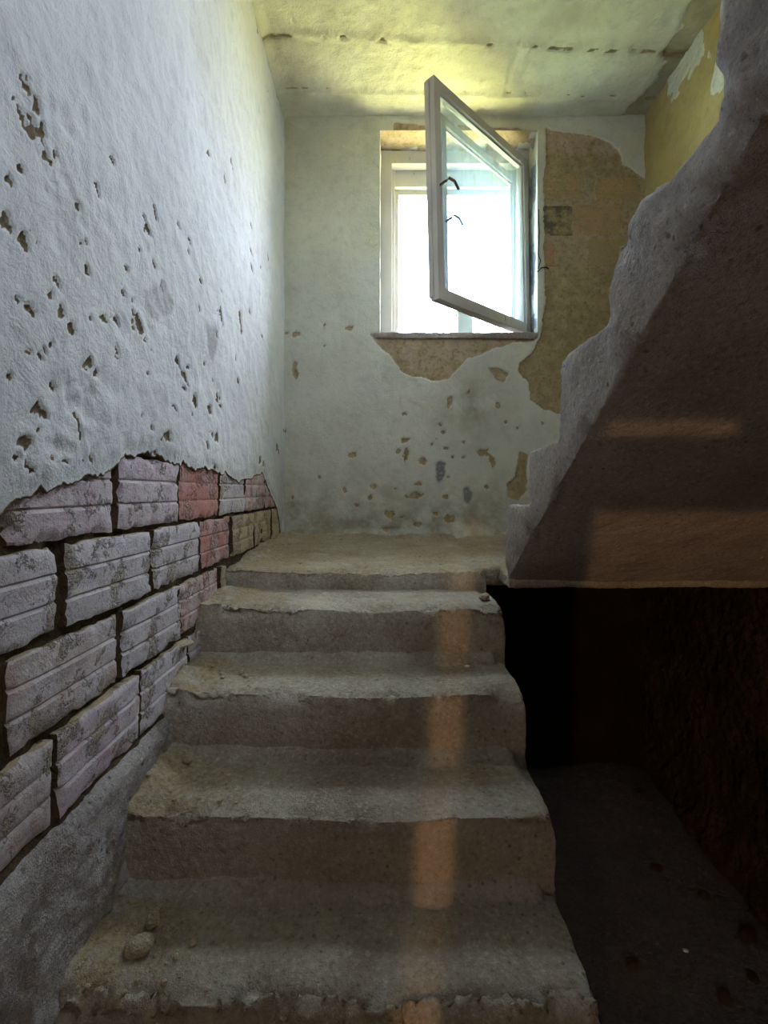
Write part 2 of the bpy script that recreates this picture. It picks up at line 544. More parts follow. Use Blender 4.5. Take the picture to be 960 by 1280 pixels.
    scar = smooth(0.006, -0.01, wpoly([(182, 366), (205, 355), (216, 380), (214, 395), (196, 402), (184, 388)]))
    x = x - 0.004 * scar * (0.7 + fbm(P, 30, 3, 59))
    smear = np.maximum(smear, 0.35 * scar)
    gouge = np.exp(-(((P[:, 1] - 0.98) / 0.16) ** 2 + ((P[:, 2] - 0.14) / 0.12) ** 2))
    gouge = np.maximum(gouge, 0.8 * np.exp(-(((P[:, 1] - 0.95) / 0.10) ** 2 + ((P[:, 2] - 0.62) / 0.20) ** 2)))
    x = x - gouge * 0.016 * np.maximum(0, fbm(P, 26, 4, 60) - 0.05) + gouge * 0.006 * fbm(P, 16, 3, 63)
    # broken edge shows the undercoat
    edgek = smooth(0.007, 0.001, dz) * (ys > 0.3)[None, :].repeat(len(t), 0).ravel()
    P[:, 0] = x - 0.3 * smooth(-0.95, -1.15, P[:, 1])
    V = P.reshape(len(t), len(ys), 3)
    # fold the broken edge back into the wall
    back = V[0].copy()
    back[:, 0] -= 0.045
    back[:, 2] += 0.006
    up = V[-1].copy()
    up[:, 2] = ztop + 0.001
    V = np.concatenate([back[None], V, up[None]], 0)
    ch = np.concatenate([np.ones(len(ys)), np.maximum(chip, edgek), np.zeros(len(ys))])
    me = mesh_np(V.reshape(-1, 3), grid_quads(len(t) + 2, len(ys)), {'chip': ch, 'grey': np.concatenate([bz * 0, smear, bz * 0]), 'grime': np.clip(np.concatenate([bz * 0, smooth(2.55, YB, P[:, 1]) * smooth(0.4, -0.25, P[:, 2]), bz * 0]), 0, 1)})
    tag(new_obj('plaster_layer', me, 'plaster_left', wall), 'pale lime plaster with a broken lower edge and many chips')
    return wall
wall_left = build_left_wall()
bpy.context.view_layer.update()

def make_brick(length, height, seed, smear=0.0, ribs=3):
    """a hollow clay brick: ribbed face towards +X, body behind it"""
    nc = max(10, int(length / 0.009))
    zs = []
    for r in range(ribs):
        a, b = r / ribs, (r + 1) / ribs
        for q in (0.02, 0.10, 0.3, 0.5, 0.7, 0.90, 0.98):
            zs.append(a + (b - a) * q)
    zs = np.array([0.0] + zs + [1.0])
    ys = np.linspace(0, 1, nc)
    Y, Z = np.meshgrid(ys, zs)
    fr = (Z * ribs) % 1.0
    d = np.minimum(fr, 1 - fr) / ribs * height
    groove = np.exp(-(d / 0.0026) ** 2) * (1 - smear)
    inner = (Z > 0.5 / ribs) & (Z < 1 - 0.5 / ribs)
    x = np.where(inner, -0.0055 * groove, 0)
    x = x + np.where(Z * ribs % 1.0 > 0.5, 0.0012, 0) * (1 - smear)
    P = np.stack([Y.ravel() * 0 + seed * 3.1, (Y * length).ravel(), (Z * height).ravel()], 1)
    e = np.minimum(np.minimum(Y * length, (1 - Y) * length), np.minimum(Z * height, (1 - Z) * height)).ravel()
    chipped = np.maximum(0, fbm(P, 24, 3, seed) - 0.05) * 0.022 * smooth(0.03, 0, e)
    x = x.ravel() + 0.0030 * fbm(P, 28, 4, seed + 3) + 0.006 * np.maximum(0, fbm(P, 11, 4, seed + 4) - 0.18) + 0.003 * fbm(P, 6, 2, seed + 5) - 0.003 * smooth(0.005, 0, e) - chipped
    yy = (Y - 0.5).ravel() * (length - 0.001) + 0.006 * fbm(P, 30, 2, seed + 7) * smooth(0.02, 0, e)
    zz = (Z - 0.5).ravel() * height + 0.005 * fbm(P, 30, 2, seed + 9) * smooth(0.02, 0, e)
    V = np.stack([x, yy, zz], 1).reshape(len(zs), nc, 3)
    full = np.zeros((len(zs) + 2, nc + 2, 3))
    full[1:-1, 1:-1] = V
    full[0, 1:-1] = V[0]; full[-1, 1:-1] = V[-1]
    full[1:-1, 0] = V[:, 0]; full[1:-1, -1] = V[:, -1]
    full[0, 0] = V[0, 0]; full[0, -1] = V[0, -1]; full[-1, 0] = V[-1, 0]; full[-1, -1] = V[-1, -1]
    for s in (np.s_[0, :], np.s_[-1, :], np.s_[:, 0], np.s_[:, -1]):
        full[s + (0,)] = -0.07
    Vf = full.reshape(-1, 3)
    Vf[:, 2] -= H
    me = mesh_np(Vf, grid_quads(len(zs) + 2, nc + 2))
    try:
        me.set_sharp_from_angle(angle=math.radians(38))
    except Exception:
        pass
    return me

LAV, RED, PALE, CREAM, DUST = lin((184, 166, 172)), lin((176, 120, 107)), lin((188, 180, 182)), lin((176, 162, 126)), lin((176, 162, 156))
PINK = lin((184, 146, 140))
courses = [  # z bottom, z top, [(joint y0, y1, colour, smear)]
    (-0.094, 0.078, [(0.48, 0.80, PALE, .2), (0.815, 1.132, LAV, .1), (1.146, 1.476, LAV, .1), (1.492, 1.826, RED, .5), (1.842, 2.148, PALE, .1), (2.162, 2.50, PINK, .3), (2.51, 2.86, PINK, .4)]),
    (-0.268, -0.108, [(0.62, 0.94, PALE, .1), (0.963, 1.302, PALE, .1), (1.320, 1.644, PALE, 0.), (1.658, 1.968, RED, .1), (1.984, 2.318, CREAM, .5), (2.332, 2.66, CREAM, .6), (2.672, 2.93, CREAM, .7)]),
    (-0.442, -0.288, [(0.46, 0.79, PALE, .4), (0.822, 1.148, DUST, .2), (1.172, 1.492, PALE, 0.), (1.508, 1.82, PINK, .1), (1.845, 1.90, CREAM, .6)]),
    (-0.622, -0.462, [(0.58, 0.922, DUST, .5), (0.936, 1.244, LAV, .1), (1.256, 1.55, PALE, .1), (1.562, 1.66, DUST, .3)]),
    ]
for z0, z1, row in courses:     # the bond goes on towards the foot of the stair
    y = row[0][0]
    while y > -0.55:
        row.insert(0, (y - 0.34, y - 0.016, PALE, .2))
        y -= 0.34
bi = 0
for z0, z1, row in courses:
    for (y0, y1, colr, smear) in row:
        bi += 1
        o = new_obj('brick', make_brick(y1 - y0, z1 - z0, bi * 7, smear), 'brick', wall_left)
        o.location = (XL - 0.010 + random.uniform(-0.005, 0.003), (y0 + y1) / 2, (z0 + z1) / 2 + H)
        o.rotation_euler = (random.uniform(-0.008, 0.008), random.uniform(-0.02, 0.02), random.uniform(-0.012, 0.012))
        o.color = colr[:3] + ((0.25 if y0 < 1.6 else 0.6) if colr == RED else 1.0 if colr != CREAM else 0.3,)
        if colr == RED:
            o['label'] = 'bare red clay brick'

# ------------------------------------------------------------------ back wall with the window opening
WX0, WX1, WZ0, WZ1 = -0.052, 0.873, 0.915, 2.108
def build_back_wall():
    def lines(a, b, step, cuts):
        pts = [a] + cuts + [b]
        out = []
        for i in range(len(pts) - 1):
            n = max(2, int(round((pts[i + 1] - pts[i]) / step)))
            out += list(np.linspace(pts[i], pts[i + 1], n, endpoint=False))
        return np.array(out + [b])
    xs = lines(XL - 0.03, XR + 0.02, 0.0075, [WX0, WX1])
    zs = np.concatenate([np.linspace(ZF - 0.05, -0.36, 26), lines(-0.34, ZC + 0.05, 0.0075, [WZ0, WZ1])])
    X, Z = np.meshgrid(xs, zs)
    P = np.stack([X.ravel(), X.ravel() * 0 + YB, Z.ravel()], 1)
    px, pz = P[:, 0], P[:, 2]
    nb = 0.030 * fbm(P, 6, 5, 61) + 0.010 * fbm(P, 40, 3, 62)
    def reg(poly):
        return poly_sd(px, pz, [wb(*p) for p in poly]) + nb * 0.8
    exposed = reg([(682, 158), (690, 164), (735, 168), (764, 178), (775, 190), (778, 206), (803, 219), (830, 240), (830, 520), (700, 518), (680, 513), (664, 500), (661, 478), (648, 466), (648, 453), (664, 441), (674, 425), (680, 400)])
    exposed = np.minimum(exposed, reg([(463, 418), (475, 434), (490, 450), (500, 464), (515, 472), (545, 476), (562, 472), (572, 460), (584, 448), (612, 440), (640, 431), (668, 426), (672, 416)]))
    exposed = np.minimum(exposed, reg([(609, 459), (622, 458), (634, 468), (630, 477), (620, 474)]))
    exposed = np.minimum(exposed, reg([(650, 566), (658, 570), (658, 612), (648, 626), (634, 622), (632, 604), (644, 596)]))
    exposed = np.minimum(exposed, reg([(492, 154), (672, 160), (672, 168), (492, 168)]))
    C = [(75, 95, 30, 22), (45, 92, 12, 10), (245, 75, 26, 14), (73, 210, 18, 58), (255, 475, 24, 24), (423, 478, 18, 38), (418, 430, 34, 16), (475, 495, 28, 20),
         (398, 465, 16, 16), (665, 470, 44, 24), (695, 498, 18, 34), (148, 548, 16, 14), (228, 585, 15, 18), (320, 577, 24, 12), (463, 570, 28, 12), (447, 607, 54, 22),
         (310, 610, 18, 18), (373, 665, 34, 30), (560, 680, 38, 28), (515, 662, 20, 14), (460, 697, 34, 16), (560, 310, 20, 38), (715, 320, 16, 22), (548, 610, 24, 18),
         (605, 485, 14, 10), (550, 455, 15, 12), (530, 380, 11, 11), (540, 405, 14, 10), (605, 437, 13, 13), (678, 578, 13, 13), (775, 390, 11, 11), (855, 375, 11, 11),
         (418, 348, 18, 8), (360, 710, 26, 16), (620, 280, 12, 16), (265, 635, 14, 10), (555, 545, 10, 10), (570, 482, 10, 10), (165, 64, 8, 8), (165, 130, 8, 8), (40, 400, 8, 16), (65, 610, 10, 14), (740, 372, 12, 10), (505, 440, 8, 10), (520, 425, 8, 10), (390, 582, 10, 8), (410, 675, 12, 10)]
    chip = smooth(0.002, -0.006, exposed)
    n1 = fbm(P, 50, 3, 65)
    rnd = random.Random(3)
    for (a, b, w, h) in C:
        cx, cz = wb(340 + a * 0.396, 380 + b * 0.396)
        rx, rz = 0.5 * w * 0.396 / SB, 0.5 * h * 0.396 / SB
        rx, rz = max(rx, 0.008), max(rz, 0.008)
        near = np.where((np.abs(px - cx) < rx * 3) & (np.abs(pz - cz) < rz * 3))[0]
        u, v = (px[near] - cx) / rx, (pz[near] - cz) / rz
        v = v + rnd.uniform(-0.4, 0.4) * u
        r = np.sqrt(u * u + v * v) + 0.9 * n1[near]
        chip[near] = np.maximum(chip[near], smooth(1.12, 0.75, r))
    grey = smooth(0.004, -0.008, reg([(542, 578), (550, 572), (559, 578), (560, 590), (553, 602), (548, 606), (542, 598)]))
    grey = np.maximum(grey, smooth(0.004, -0.008, reg([(578, 610), (586, 607), (590, 616), (587, 630), (580, 626)])))
    stain = np.exp(-(((px - 0.48) / 0.22) ** 2 + ((pz - 0.48) / 0.2) ** 2)) * 0.9
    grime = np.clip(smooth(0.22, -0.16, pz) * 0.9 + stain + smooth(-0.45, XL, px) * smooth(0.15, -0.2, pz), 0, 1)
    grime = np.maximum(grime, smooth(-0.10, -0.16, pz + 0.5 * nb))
    big = smooth(0.0, -0.02, exposed)
    y = YB + 0.004 * fbm(P, 4, 4, 70) + 0.002 * fbm(P, 24, 3, 71) + chip * 0.010 + big * (0.004 * fbm(P, 9, 4, 72) + 0.004 * fbm(P, 30, 3, 73))
    y = y - 0.02 * smooth(-0.22, -0.30, pz) * (1 + fbm(P, 8, 3, 75))
    P[:, 1] = y
    cx = 0.5 * (xs[1:] + xs[:-1])
    cz = 0.5 * (zs[1:] + zs[:-1])
    keep = ~((cz[:, None] > WZ0) & (cz[:, None] < WZ1) & (cx[None, :] > WX0) & (cx[None, :] < WX1))
    red = np.clip(smooth(1.2, 0.62, pz) * smooth(0.55, 0.8, pz) * (px < 0.75) + smooth(1.95, 2.0, pz) + 0.6 * smooth(0.85, 0.9, px) * smooth(1.2, 1.4, pz) * smooth(1.95, 1.75, pz), 0, 1)
    me = mesh_np(P, grid_quads(len(zs), len(xs), keep), {'chip': chip, 'grime': grime * (1 - chip), 'grey': grey, 'red': red})
    w = tag(new_obj('wall_back', me, 'plaster_back'), kind='structure')
    # reveals of the opening
    def reveal(name, fn, ch, red=0.0, label=None, nu=26, nv=110):
        u = np.linspace(0, 1, nu)
        v = np.linspace(0, 1, nv)
        U, V = np.meshgrid(u, v)
        Q, nrm = fn(U.ravel(), V.ravel())
        nz = 0.007 * fbm(Q, 9, 4, 80) + 0.003 * fbm(Q, 40, 3, 81)
        k = smooth(0.0, 0.1, U.ravel())
        Q = Q + np.array(nrm)[None, :] * (nz * k)[:, None]
        cc = np.clip(ch * smooth(-0.12, 0.12, fbm(Q, 7, 4, 84) + (ch - 0.55)), 0, 1)
        m = mesh_np(Q, grid_quads(nv, nu), {'chip': cc, 'red': cc * 0 + red})
        o = new_obj(name, m, 'plaster_back', w)
        if label: o['label'] = label
    D = 0.50
    reveal('reveal', lambda u, v: (np.stack([WX0 + 0 * u, YB + D * u, WZ0 + (WZ1 - WZ0) * v], 1), (-1, 0, 0)), 0.2)
    reveal('reveal', lambda u, v: (np.stack([WX1 + 0 * u, YB + D * u, WZ0 + (WZ1 - WZ0) * v], 1), (1, 0, 0)), 0.35)
    reveal('lintel', lambda u, v: (np.stack([WX0 + (WX1 - WX0) * v, YB + D * u, WZ1 + 0 * u], 1), (0, 0, 1)), 0.9, 0.8, 'brown lintel face with reddish bare brick')
    reveal('reveal', lambda u, v: (np.stack([WX0 + (WX1 - WX0) * v, YB + D * u, WZ0 + 0 * u], 1), (0, 0, -1)), 0.8)
    return w
wall_back = build_back_wall()
bpy.context.view_layer.update()
def void_shade_sheet():  # dark sheet over the wall, its colour standing in for the void's shade
    xs = np.arange(XS - 0.1, XR + 0.02, 0.016)
    zs = np.arange(ZF - 0.06, -0.36, 0.016)
    X, Z = np.meshgrid(xs, zs)
    P = np.stack([X.ravel(), 0 * X.ravel() + YB, Z.ravel()], 1)
    P[:, 1] = YB - 0.04 - 0.03 * fbm(P, 3, 4, 194) - 0.018 * np.abs(fbm(P, 20, 2, 195)) - 0.012 * fbm(P, 45, 3, 196) - 0.05 * smooth(ZF + 0.25, ZF, P[:, 2])
    o = new_obj('shade_sheet', mesh_np(P, grid_quads(len(zs), len(xs))), 'earth', wall_back)
    tag(o, 'dark sheet painting shade into the void below the landing')
void_shade_sheet()
# outer masonry leaf that gives the wall its thickness
new_obj('masonry_leaf', boxes_mesh([(XL - 0.2, WX0, YB + 0.03, YB + 0.5, ZF, 4.4), (WX1, XR + 0.2, YB + 0.03, YB + 0.5, ZF, 4.4),
        (WX0, WX1, YB + 0.03, YB + 0.5, ZF, WZ0 - 0.02), (WX0, WX1, YB + 0.03, YB + 0.5, WZ1 + 0.02, 4.4)]), 'shell', wall_back)
# bricks that show through the bare render beside the window
for i, (a, b, c, d, colr) in enumerate([(677, 215, 731, 248, lin((172, 140, 108))), (743, 221, 800, 251, lin((168, 142, 106))), (719, 256, 777, 293, lin((172, 142, 110))),
                                        (677, 256, 716, 293, lin((98, 90, 76))), (677, 304, 694, 331, lin((172, 126, 100))), (735, 298, 790, 332, lin((160, 142, 104)))]):
    x0, z1 = wb(a, b)
    x1, z0 = wb(c, d)
    o = new_obj('brick', make_brick(x1 - x0, z1 - z0, 300 + i * 5, 0.75), 'bare_brick', wall_back)
    o.rotation_euler = (0, 0, -math.pi / 2)
    o.location = ((x0 + x1) / 2, YB + 0.0065, (z0 + z1) / 2 + H)
    o.color = colr[:3] + (0.0,)

# ------------------------------------------------------------------ right wall, ceiling, floor and the rooms that close the shell
def build_right_wall():
    ys = np.concatenate([np.linspace(-3.0, 0.7, 24), np.arange(0.75, YB + 0.05, 0.012)])
    zs = np.concatenate([np.arange(ZF - 0.06, -0.3, 0.012), np.arange(-0.3, 2.3, 0.016), np.linspace(2.4, 4.4, 8)])
    Y, Z = np.meshgrid(ys, zs)
    P = np.stack([0 * Y.ravel() + XR, Y.ravel(), Z.ravel()], 1)
    up = P[:, 2] > -0.33
    x = 0.012 * fbm(P, 4, 4, 90) + 0.006 * fbm(P, 24, 3, 91)
    pale = smooth(0.02, 0.10, fbm(P, 3.2, 5, 93) - 0.20)
    P[:, 0] = XR + x - 0.006 * pale
    k = smooth(-0.25, -0.38, P[:, 2])
    cy_, cz_ = 0.5 * (ys[1:] + ys[:-1]), 0.5 * (zs[1:] + zs[:-1])
    keep = ~((cz_[:, None] > 2.3) & (cz_[:, None] < 3.4) & (cy_[None, :] > -1.05) & (cy_[None, :] < -0.25))  # opening for the added upstairs window
    me = mesh_np(P, grid_quads(len(zs), len(ys), keep, flip=True), {'chip': pale, 'grime': k})
    w = tag(new_obj('wall_right', me, 'plaster_right'), kind='structure')
    # exposed pebbly concrete below the landing
    ys = np.arange(-0.9, YB + 0.03, 0.012)
    zs = np.arange(ZF - 0.06, -0.30, 0.012)
    Y, Z = np.meshgrid(ys, zs)
    P = np.stack([0 * Y.ravel() + XR, Y.ravel(), Z.ravel()], 1)
    pe = fbm(P, 22, 2, 95)
    x = 0.03 * fbm(P, 3, 4, 94) + 0.020 * np.abs(pe) + 0.014 * fbm(P, 45, 3, 96) + 0.05 * smooth(ZF + 0.25, ZF, P[:, 2])
    P[:, 0] = XR - 0.035 - x
    me = mesh_np(P, grid_quads(len(zs), len(ys), flip=True))
    tag(new_obj('pebble_footing', me, 'rubble', w), 'dark pebbly concrete footing below the stair', kind='stuff')
    return w
wall_right = build_right_wall()

def build_ceiling():
    xs = np.arange(XL - 0.03, XR + 0.04, 0.010)
    ys = np.arange(0.85, YB + 0.06, 0.010)
    X, Y = np.meshgrid(xs, ys)
    P = np.stack([X.ravel(), Y.ravel(), 0 * X.ravel() + ZC], 1)
    px, py = P[:, 0], P[:, 1]
    n = fbm(P, 10, 4, 101)
    s1 = py - (2.393 + 0.051 * (px + 0.6)) + 0.012 * n
    s2 = py - (2.745 + 0.03 * px) + 0.012 * n
    s3 = px - 0.645 + 0.008 * n
    z = 0.007 * fbm(P, 3, 4, 102) + 0.004 * fbm(P, 20, 4, 103)
    z = z - 0.008 * np.exp(-(s1 / 0.022) ** 2) - 0.005 * np.exp(-(s2 / 0.02) ** 2)
    gap = (py > 2.42) & (py < 2.76)
    z = z + 0.010 * np.exp(-(s3 / 0.006) ** 2) * gap
    z = z - 0.006 * smooth(0, 0.01, s3) * smooth(-0.02, 0.02, s1) * smooth(0.02, -0.02, s2)
    z = z - 0.007 * smooth(-0.012, 0.012, s2)
    h1 = np.exp(-((s1 - 0.006) / 0.011) ** 2) * smooth(0.06, 0.26, fbm(P, 22, 3, 106) + 0.22 * smooth(0.2, 1.2, px))
    h2 = np.exp(-((s2 + 0.014) / 0.009) ** 2) * smooth(0.15, 0.4, fbm(P, 24, 3, 107))
    z = z + 0.018 * h1 + 0.008 * h2
    flake = smooth(0.0, 0.012, px - 1.40 + 0.13 * fbm(P, 5, 5, 108)) * 0.9
    P[:, 2] = ZC + z + 0.006 * flake - 0.03 * smooth(XL + 0.05, XL - 0.02, px)
    me = mesh_np(P, grid_quads(len(ys), len(xs), flip=True), {'chip': np.clip(h1 * 1.1 + h2 * 0.7 + flake * 0.6, 0, 1), 'red': smooth(0.25, 0.5, fbm(P, 5, 3, 109)) * 0.4, 'grime': 0.45 * smooth(-0.1, 0.3, fbm(P, 3.5, 4, 110)) + 0.5 * np.exp(-(s1 / 0.05) ** 2)})
    c = tag(new_obj('ceiling', me, 'ceiling'), kind='structure')
    new_obj('slab', boxes_mesh([(XL - 0.2, XR + 0.2, 0.84, YB + 0.3, ZC + 0.03, ZC + 0.24)]), 'shell', c)
    return c
ceiling = build_ceiling()

def build_floor():
    xs = np.arange(XL - 0.40, XR + 0.05, 0.022)
    ys = np.arange(-3.0, YB + 0.05, 0.022)
    X, Y = np.meshgrid(xs, ys)
    P = np.stack([X.ravel(), Y.ravel(), 0 * X.ravel() + ZF], 1)
    P[:, 2] += 0.03 * fbm(P, 2.5, 5, 120) + 0.016 * np.abs(fbm(P, 16, 3, 121)) - 0.02 + 0.10 * smooth(1.3, YB, P[:, 1])
    me = mesh_np(P, grid_quads(len(ys), len(xs)))
    return tag(new_obj('floor', me, 'earth'), kind='structure')
floor = build_floor()

# warm lamp light comes through the gaps of a board partition behind the viewer
YP = -0.91
holes = [(-0.376, -0.338, -1.05, -0.232), (-0.208, 0.10, -0.75, -0.178), (-0.208, -0.088, -0.103, -0.088)]
bx = sorted({XL - 0.05, XR + 0.05} | {h[0] for h in holes} | {h[1] for h in holes})
bz = sorted({ZF - 0.05, 1.06} | {h[2] for h in holes} | {h[3] for h in holes})
parts = []
for i in range(len(bx) - 1):
    for j in range(len(bz) - 1):
        cx_, cz_ = (bx[i] + bx[i + 1]) / 2, (bz[j] + bz[j + 1]) / 2
        if any(h[0] < cx_ < h[1] and h[2] < cz_ < h[3] for h in holes):
            continue
        parts.append((bx[i], bx[i + 1], YP - 0.02, YP, bz[j], bz[j + 1]))
tag(new_obj('wall_front', boxes_mesh(parts), 'board'), kind='structure')
tag(new_obj('wall_end', boxes_mesh([(XL - 0.5, XR + 0.1, -3.1, -3.0, ZF, 1.2)]), 'shell'), kind='structure')
tag(new_obj('floor_upstairs', boxes_mesh([(XL - 0.5, XR + 0.1, -3.1, YP + 0.02, 1.06, 1.18), (XL - 0.1, XU - 0.02, YP, 0.15, 1.06, 1.18)]), 'shell'), kind='structure')  # left front strip extended out of view to shade the lower steps
UY = -1.30
tag(new_obj('wall_front_upper', boxes_mesh([(XL - 0.5, XR + 0.1, UY - 0.1, UY, 1.18, 4.4)]), 'shell'), kind='structure')
tag(new_obj('ceiling_upstairs', boxes_mesh([(XL - 0.1, XR + 0.1, UY - 0.1, YB + 0.5, 4.4, 4.5)]), 'shell'), kind='structure')
tag(new_obj('wall_back_upper', boxes_mesh([(XL - 0.1, XR + 0.1, 0.86, 0.90, ZC + 0.2, 4.42)]), 'shell'), kind='structure')

# ------------------------------------------------------------------ lower staircase
stair = tag(empty('staircase', (0, 1.0, ZF)), 'worn concrete flight of steps climbing to the landing along the brick wall', 'staircase')
def step_disp(yn, zt, amp=1.0, rag=1.0):
    def f(P, N):
        d = 0.006 * fbm(P, 6, 4, 130) + 0.0045 * fbm(P, 28, 4, 131, 0.6)
        e = np.hypot(P[:, 1] - yn, P[:, 2] - zt)
        w = np.exp(-(e / 0.032) ** 2)
        ch = np.maximum(0, fbm(P * [1, 0.6, 0.6], 15, 5, 133, 0.6) + 0.10)
        d = d - w * (0.007 + rag * 0.062 * ch)
        es = np.hypot(P[:, 0] - XS, P[:, 2] - zt)
        d = d - np.exp(-(es / 0.03) ** 2) * (0.008 + 0.05 * np.maximum(0, fbm(P, 9, 3, 134)))
        off = N * (d * amp)[:, None]
        wear = 0.008 * smooth(0.30, 0.0, np.abs(P[:, 0] + 0.05)) * np.exp(-((P[:, 1] - yn) / 0.12) ** 2) * smooth(zt - 0.03, zt, P[:, 2])
        off[:, 2] -= wear
        # debris banked up against the wall
        bank = smooth(XL + 0.16, XL, P[:, 0]) * smooth(zt - 0.02, zt, P[:, 2]) * np.maximum(0, 0.5 + fbm(P, 7, 3, 135)) * 0.035
        off[:, 2] += bank
        off[:, 1] += 0.010 * fbm(P * [1, 0, 0], 3.0, 3, 137) * smooth(0.05, 0.0, np.abs(P[:, 1] - yn))
        return off
    return f
def dust_fn(P, N):
    return np.clip(smooth(0.5, 0.9, N[:, 2]) * (0.05 + 1.1 * smooth(XL + 0.35, XL, P[:, 0])), 0, 1)
for i, (yn, zt) in enumerate(NOSE[:-1]):
    y2, z2 = NOSE[i + 1]
    zb = max(ZF - 0.02, zt - 0.34)
    poly = [(yn, zt - 0.0), (y2 + 0.10, zt + 0.004), (y2 + 0.10, zb), (yn + 0.008, zb)]
    me = rough_solid([(poly, XL - 0.05, XS)], 0.0065 if i > 2 else 0.014, step_disp(yn, zt), {'dust': dust_fn})
    new_obj('step', me, 'step', stair)
# concrete body that carries the steps
body = [(0.16, ZF - 0.01)] + [(y + 0.07, z - 0.10) for y, z in NOSE[:-1]] + [(1.98, -0.42), (1.98, -0.62), (1.10, ZF - 0.01)]
me = rough_solid([(body, XL - 0.04, XS - 0.03)], 0.02, lambda P, N: 0.008 * fbm(P, 9, 4, 140))
new_obj('stair_body', me, 'step', stair)
# landing
def landing_disp(P, N):
    d = step_disp(1.914, -0.312, 1.0, 0.5)(P, N)
    d[:, 2] += smooth(-0.36, -0.32, P[:, 2]) * (0.030 * smooth(2.0, YB, P[:, 1]) + 0.03 * smooth(YB - 0.10, YB, P[:, 1]) * (0.6 + fbm(P, 6, 3, 150)))
    return d
me = rough_solid([([(1.914, -0.312), (YB + 0.03, -0.312), (YB + 0.03, -0.43), (1.92, -0.43)], XL - 0.05, XS - 0.005),
                  ([(2.02, -0.315), (YB + 0.03, -0.315), (YB + 0.03, -0.39), (2.02, -0.39)], XS - 0.06, XR + 0.02),
                  ([(1.845, -0.33), (2.06, -0.318), (2.06, -0.368), (1.845, -0.366)], XU + 0.03, XR + 0.02)], 0.0085, landing_disp, {'dust': lambda P, N: np.clip(dust_fn(P, N) * 1.6 + 0.5 * smooth(0.6, 0.9, N[:, 2]), 0, 1)})
tag(new_obj('landing', me, 'step', stair), 'dusty landing slab with a thin broken lip')

# ------------------------------------------------------------------ upper staircase
upper = tag(empty('staircase', (0.96, 1.0, ZF)), 'rough cast upper flight seen from below, its stepped side edge eroded', 'staircase')
UN = [(1.780, -0.054), (1.495, 0.116), (1.213, 0.315), (0.932, 0.461), (0.617, 0.655), (0.33, 0.83), (0.045, 1.0), (-0.24, 1.18)]
prof = [(1.79, -0.335)]
lastz = None
for i, (y, z) in enumerate(UN):
    prof.append((y, z))
    nxt = UN[i + 1][0] if i + 1 < len(UN) else -0.885
    prof.append((nxt + 0.012, z + 0.008))
prof += [(-0.885, 1.06), (-0.24, 0.885), (1.843, -0.366)]
sof = lambda y: 0.768 - 0.555 * (y / 0.908)
prof = prof[:-2] + [(-0.20, 0.89), (1.843, -0.366)]
nose_pts = UN
def upper_disp(P, N):
    d = 0.007 * fbm(P, 5, 4, 160) + 0.004 * fbm(P, 24, 4, 161)
    side = np.exp(-((P[:, 0] - XU) / 0.05) ** 2)
    for (y, z) in nose_pts:
        e = np.hypot(P[:, 1] - y, P[:, 2] - z)
        d = d - np.exp(-(e / 0.04) ** 2) * side * (0.004 + 0.016 * np.maximum(0, fbm(P, 9, 3, 163)))
    # ragged lower arris
    s = np.abs(P[:, 2] - sof(P[:, 1])) * 0.87
    d = d - np.exp(-((s / 0.03) ** 2)) * side * (0.010 + 0.05 * np.maximum(0, fbm(P, 14, 4, 164)))
    # trowel ridges and honeycombing on the side, stronger higher up
    hi = smooth(1.3, 0.7, P[:, 1])
    ridg = 1 - np.abs(fbm(P * [1, 1.0, 1.0], 9, 4, 166)) * 2
    d = d + side * hi * (0.014 * ridg + 0.016 * fbm(P, 9, 4, 167))
    st = np.maximum(0, fbm(P, 13, 2, 168) - 0.25)
    d = d + side * hi * 0.05 * st
    d = d + side * (0.004 * fbm(P, 42, 3, 171) + 0.003 * fbm(P, 18, 3, 172))
    # uneven soffit
    soff = smooth(-0.5, -0.7, N[:, 2])
    d = d + soff * 0.008 * fbm(P, 3.5, 3, 169)
    return d
me = rough_solid([(prof, XU, XR - 0.005)], 0.0085, upper_disp)

def split_flight(me):
    """cut the cast flight into its sloping slab and the steps on it, keeping the common shading normals"""
    n = len(me.vertices)
    V = np.empty(n * 3); me.vertices.foreach_get('co', V); V = V.reshape(-1, 3)
    Nn = np.empty(n * 3); me.vertices.foreach_get('normal', Nn); Nn = Nn.reshape(-1, 3)
    fs = [tuple(p.vertices) for p in me.polygons]
    C = np.array([V[list(f)].mean(0) for f in fs])
    zl = -0.054 - 0.587 * (C[:, 1] - 1.507) + 0.005
    above = (C[:, 2] - H) > zl
    which = np.full(len(fs), -1)
    for i, (y, z) in enumerate(UN):
        lo = UN[i + 1][0] + 0.012 if i + 1 < len(UN) else -0.80
        hi = UN[i][0] + (0.08 if i == 0 else 0.012)
        which[above & (C[:, 1] >= lo) & (C[:, 1] < hi)] = i
    for i in range(-1, len(UN)):
        sel = [fs[q] for q in np.where(which == i)[0]]
        if not sel:
            continue
        ids = sorted({v for f in sel for v in f})
        mp = {v: q for q, v in enumerate(ids)}
        m2 = bpy.data.meshes.new('m')
        m2.from_pydata([tuple(V[v]) for v in ids], [], [tuple(mp[v] for v in f) for f in sel])
        m2.polygons.foreach_set('use_smooth', [True] * len(m2.polygons))
        m2.normals_split_custom_set_from_vertices([tuple(Nn[v]) for v in ids])
        m2.update()
        new_obj('stair_slab' if i < 0 else 'step', m2, 'flight', upper)
split_flight(me)

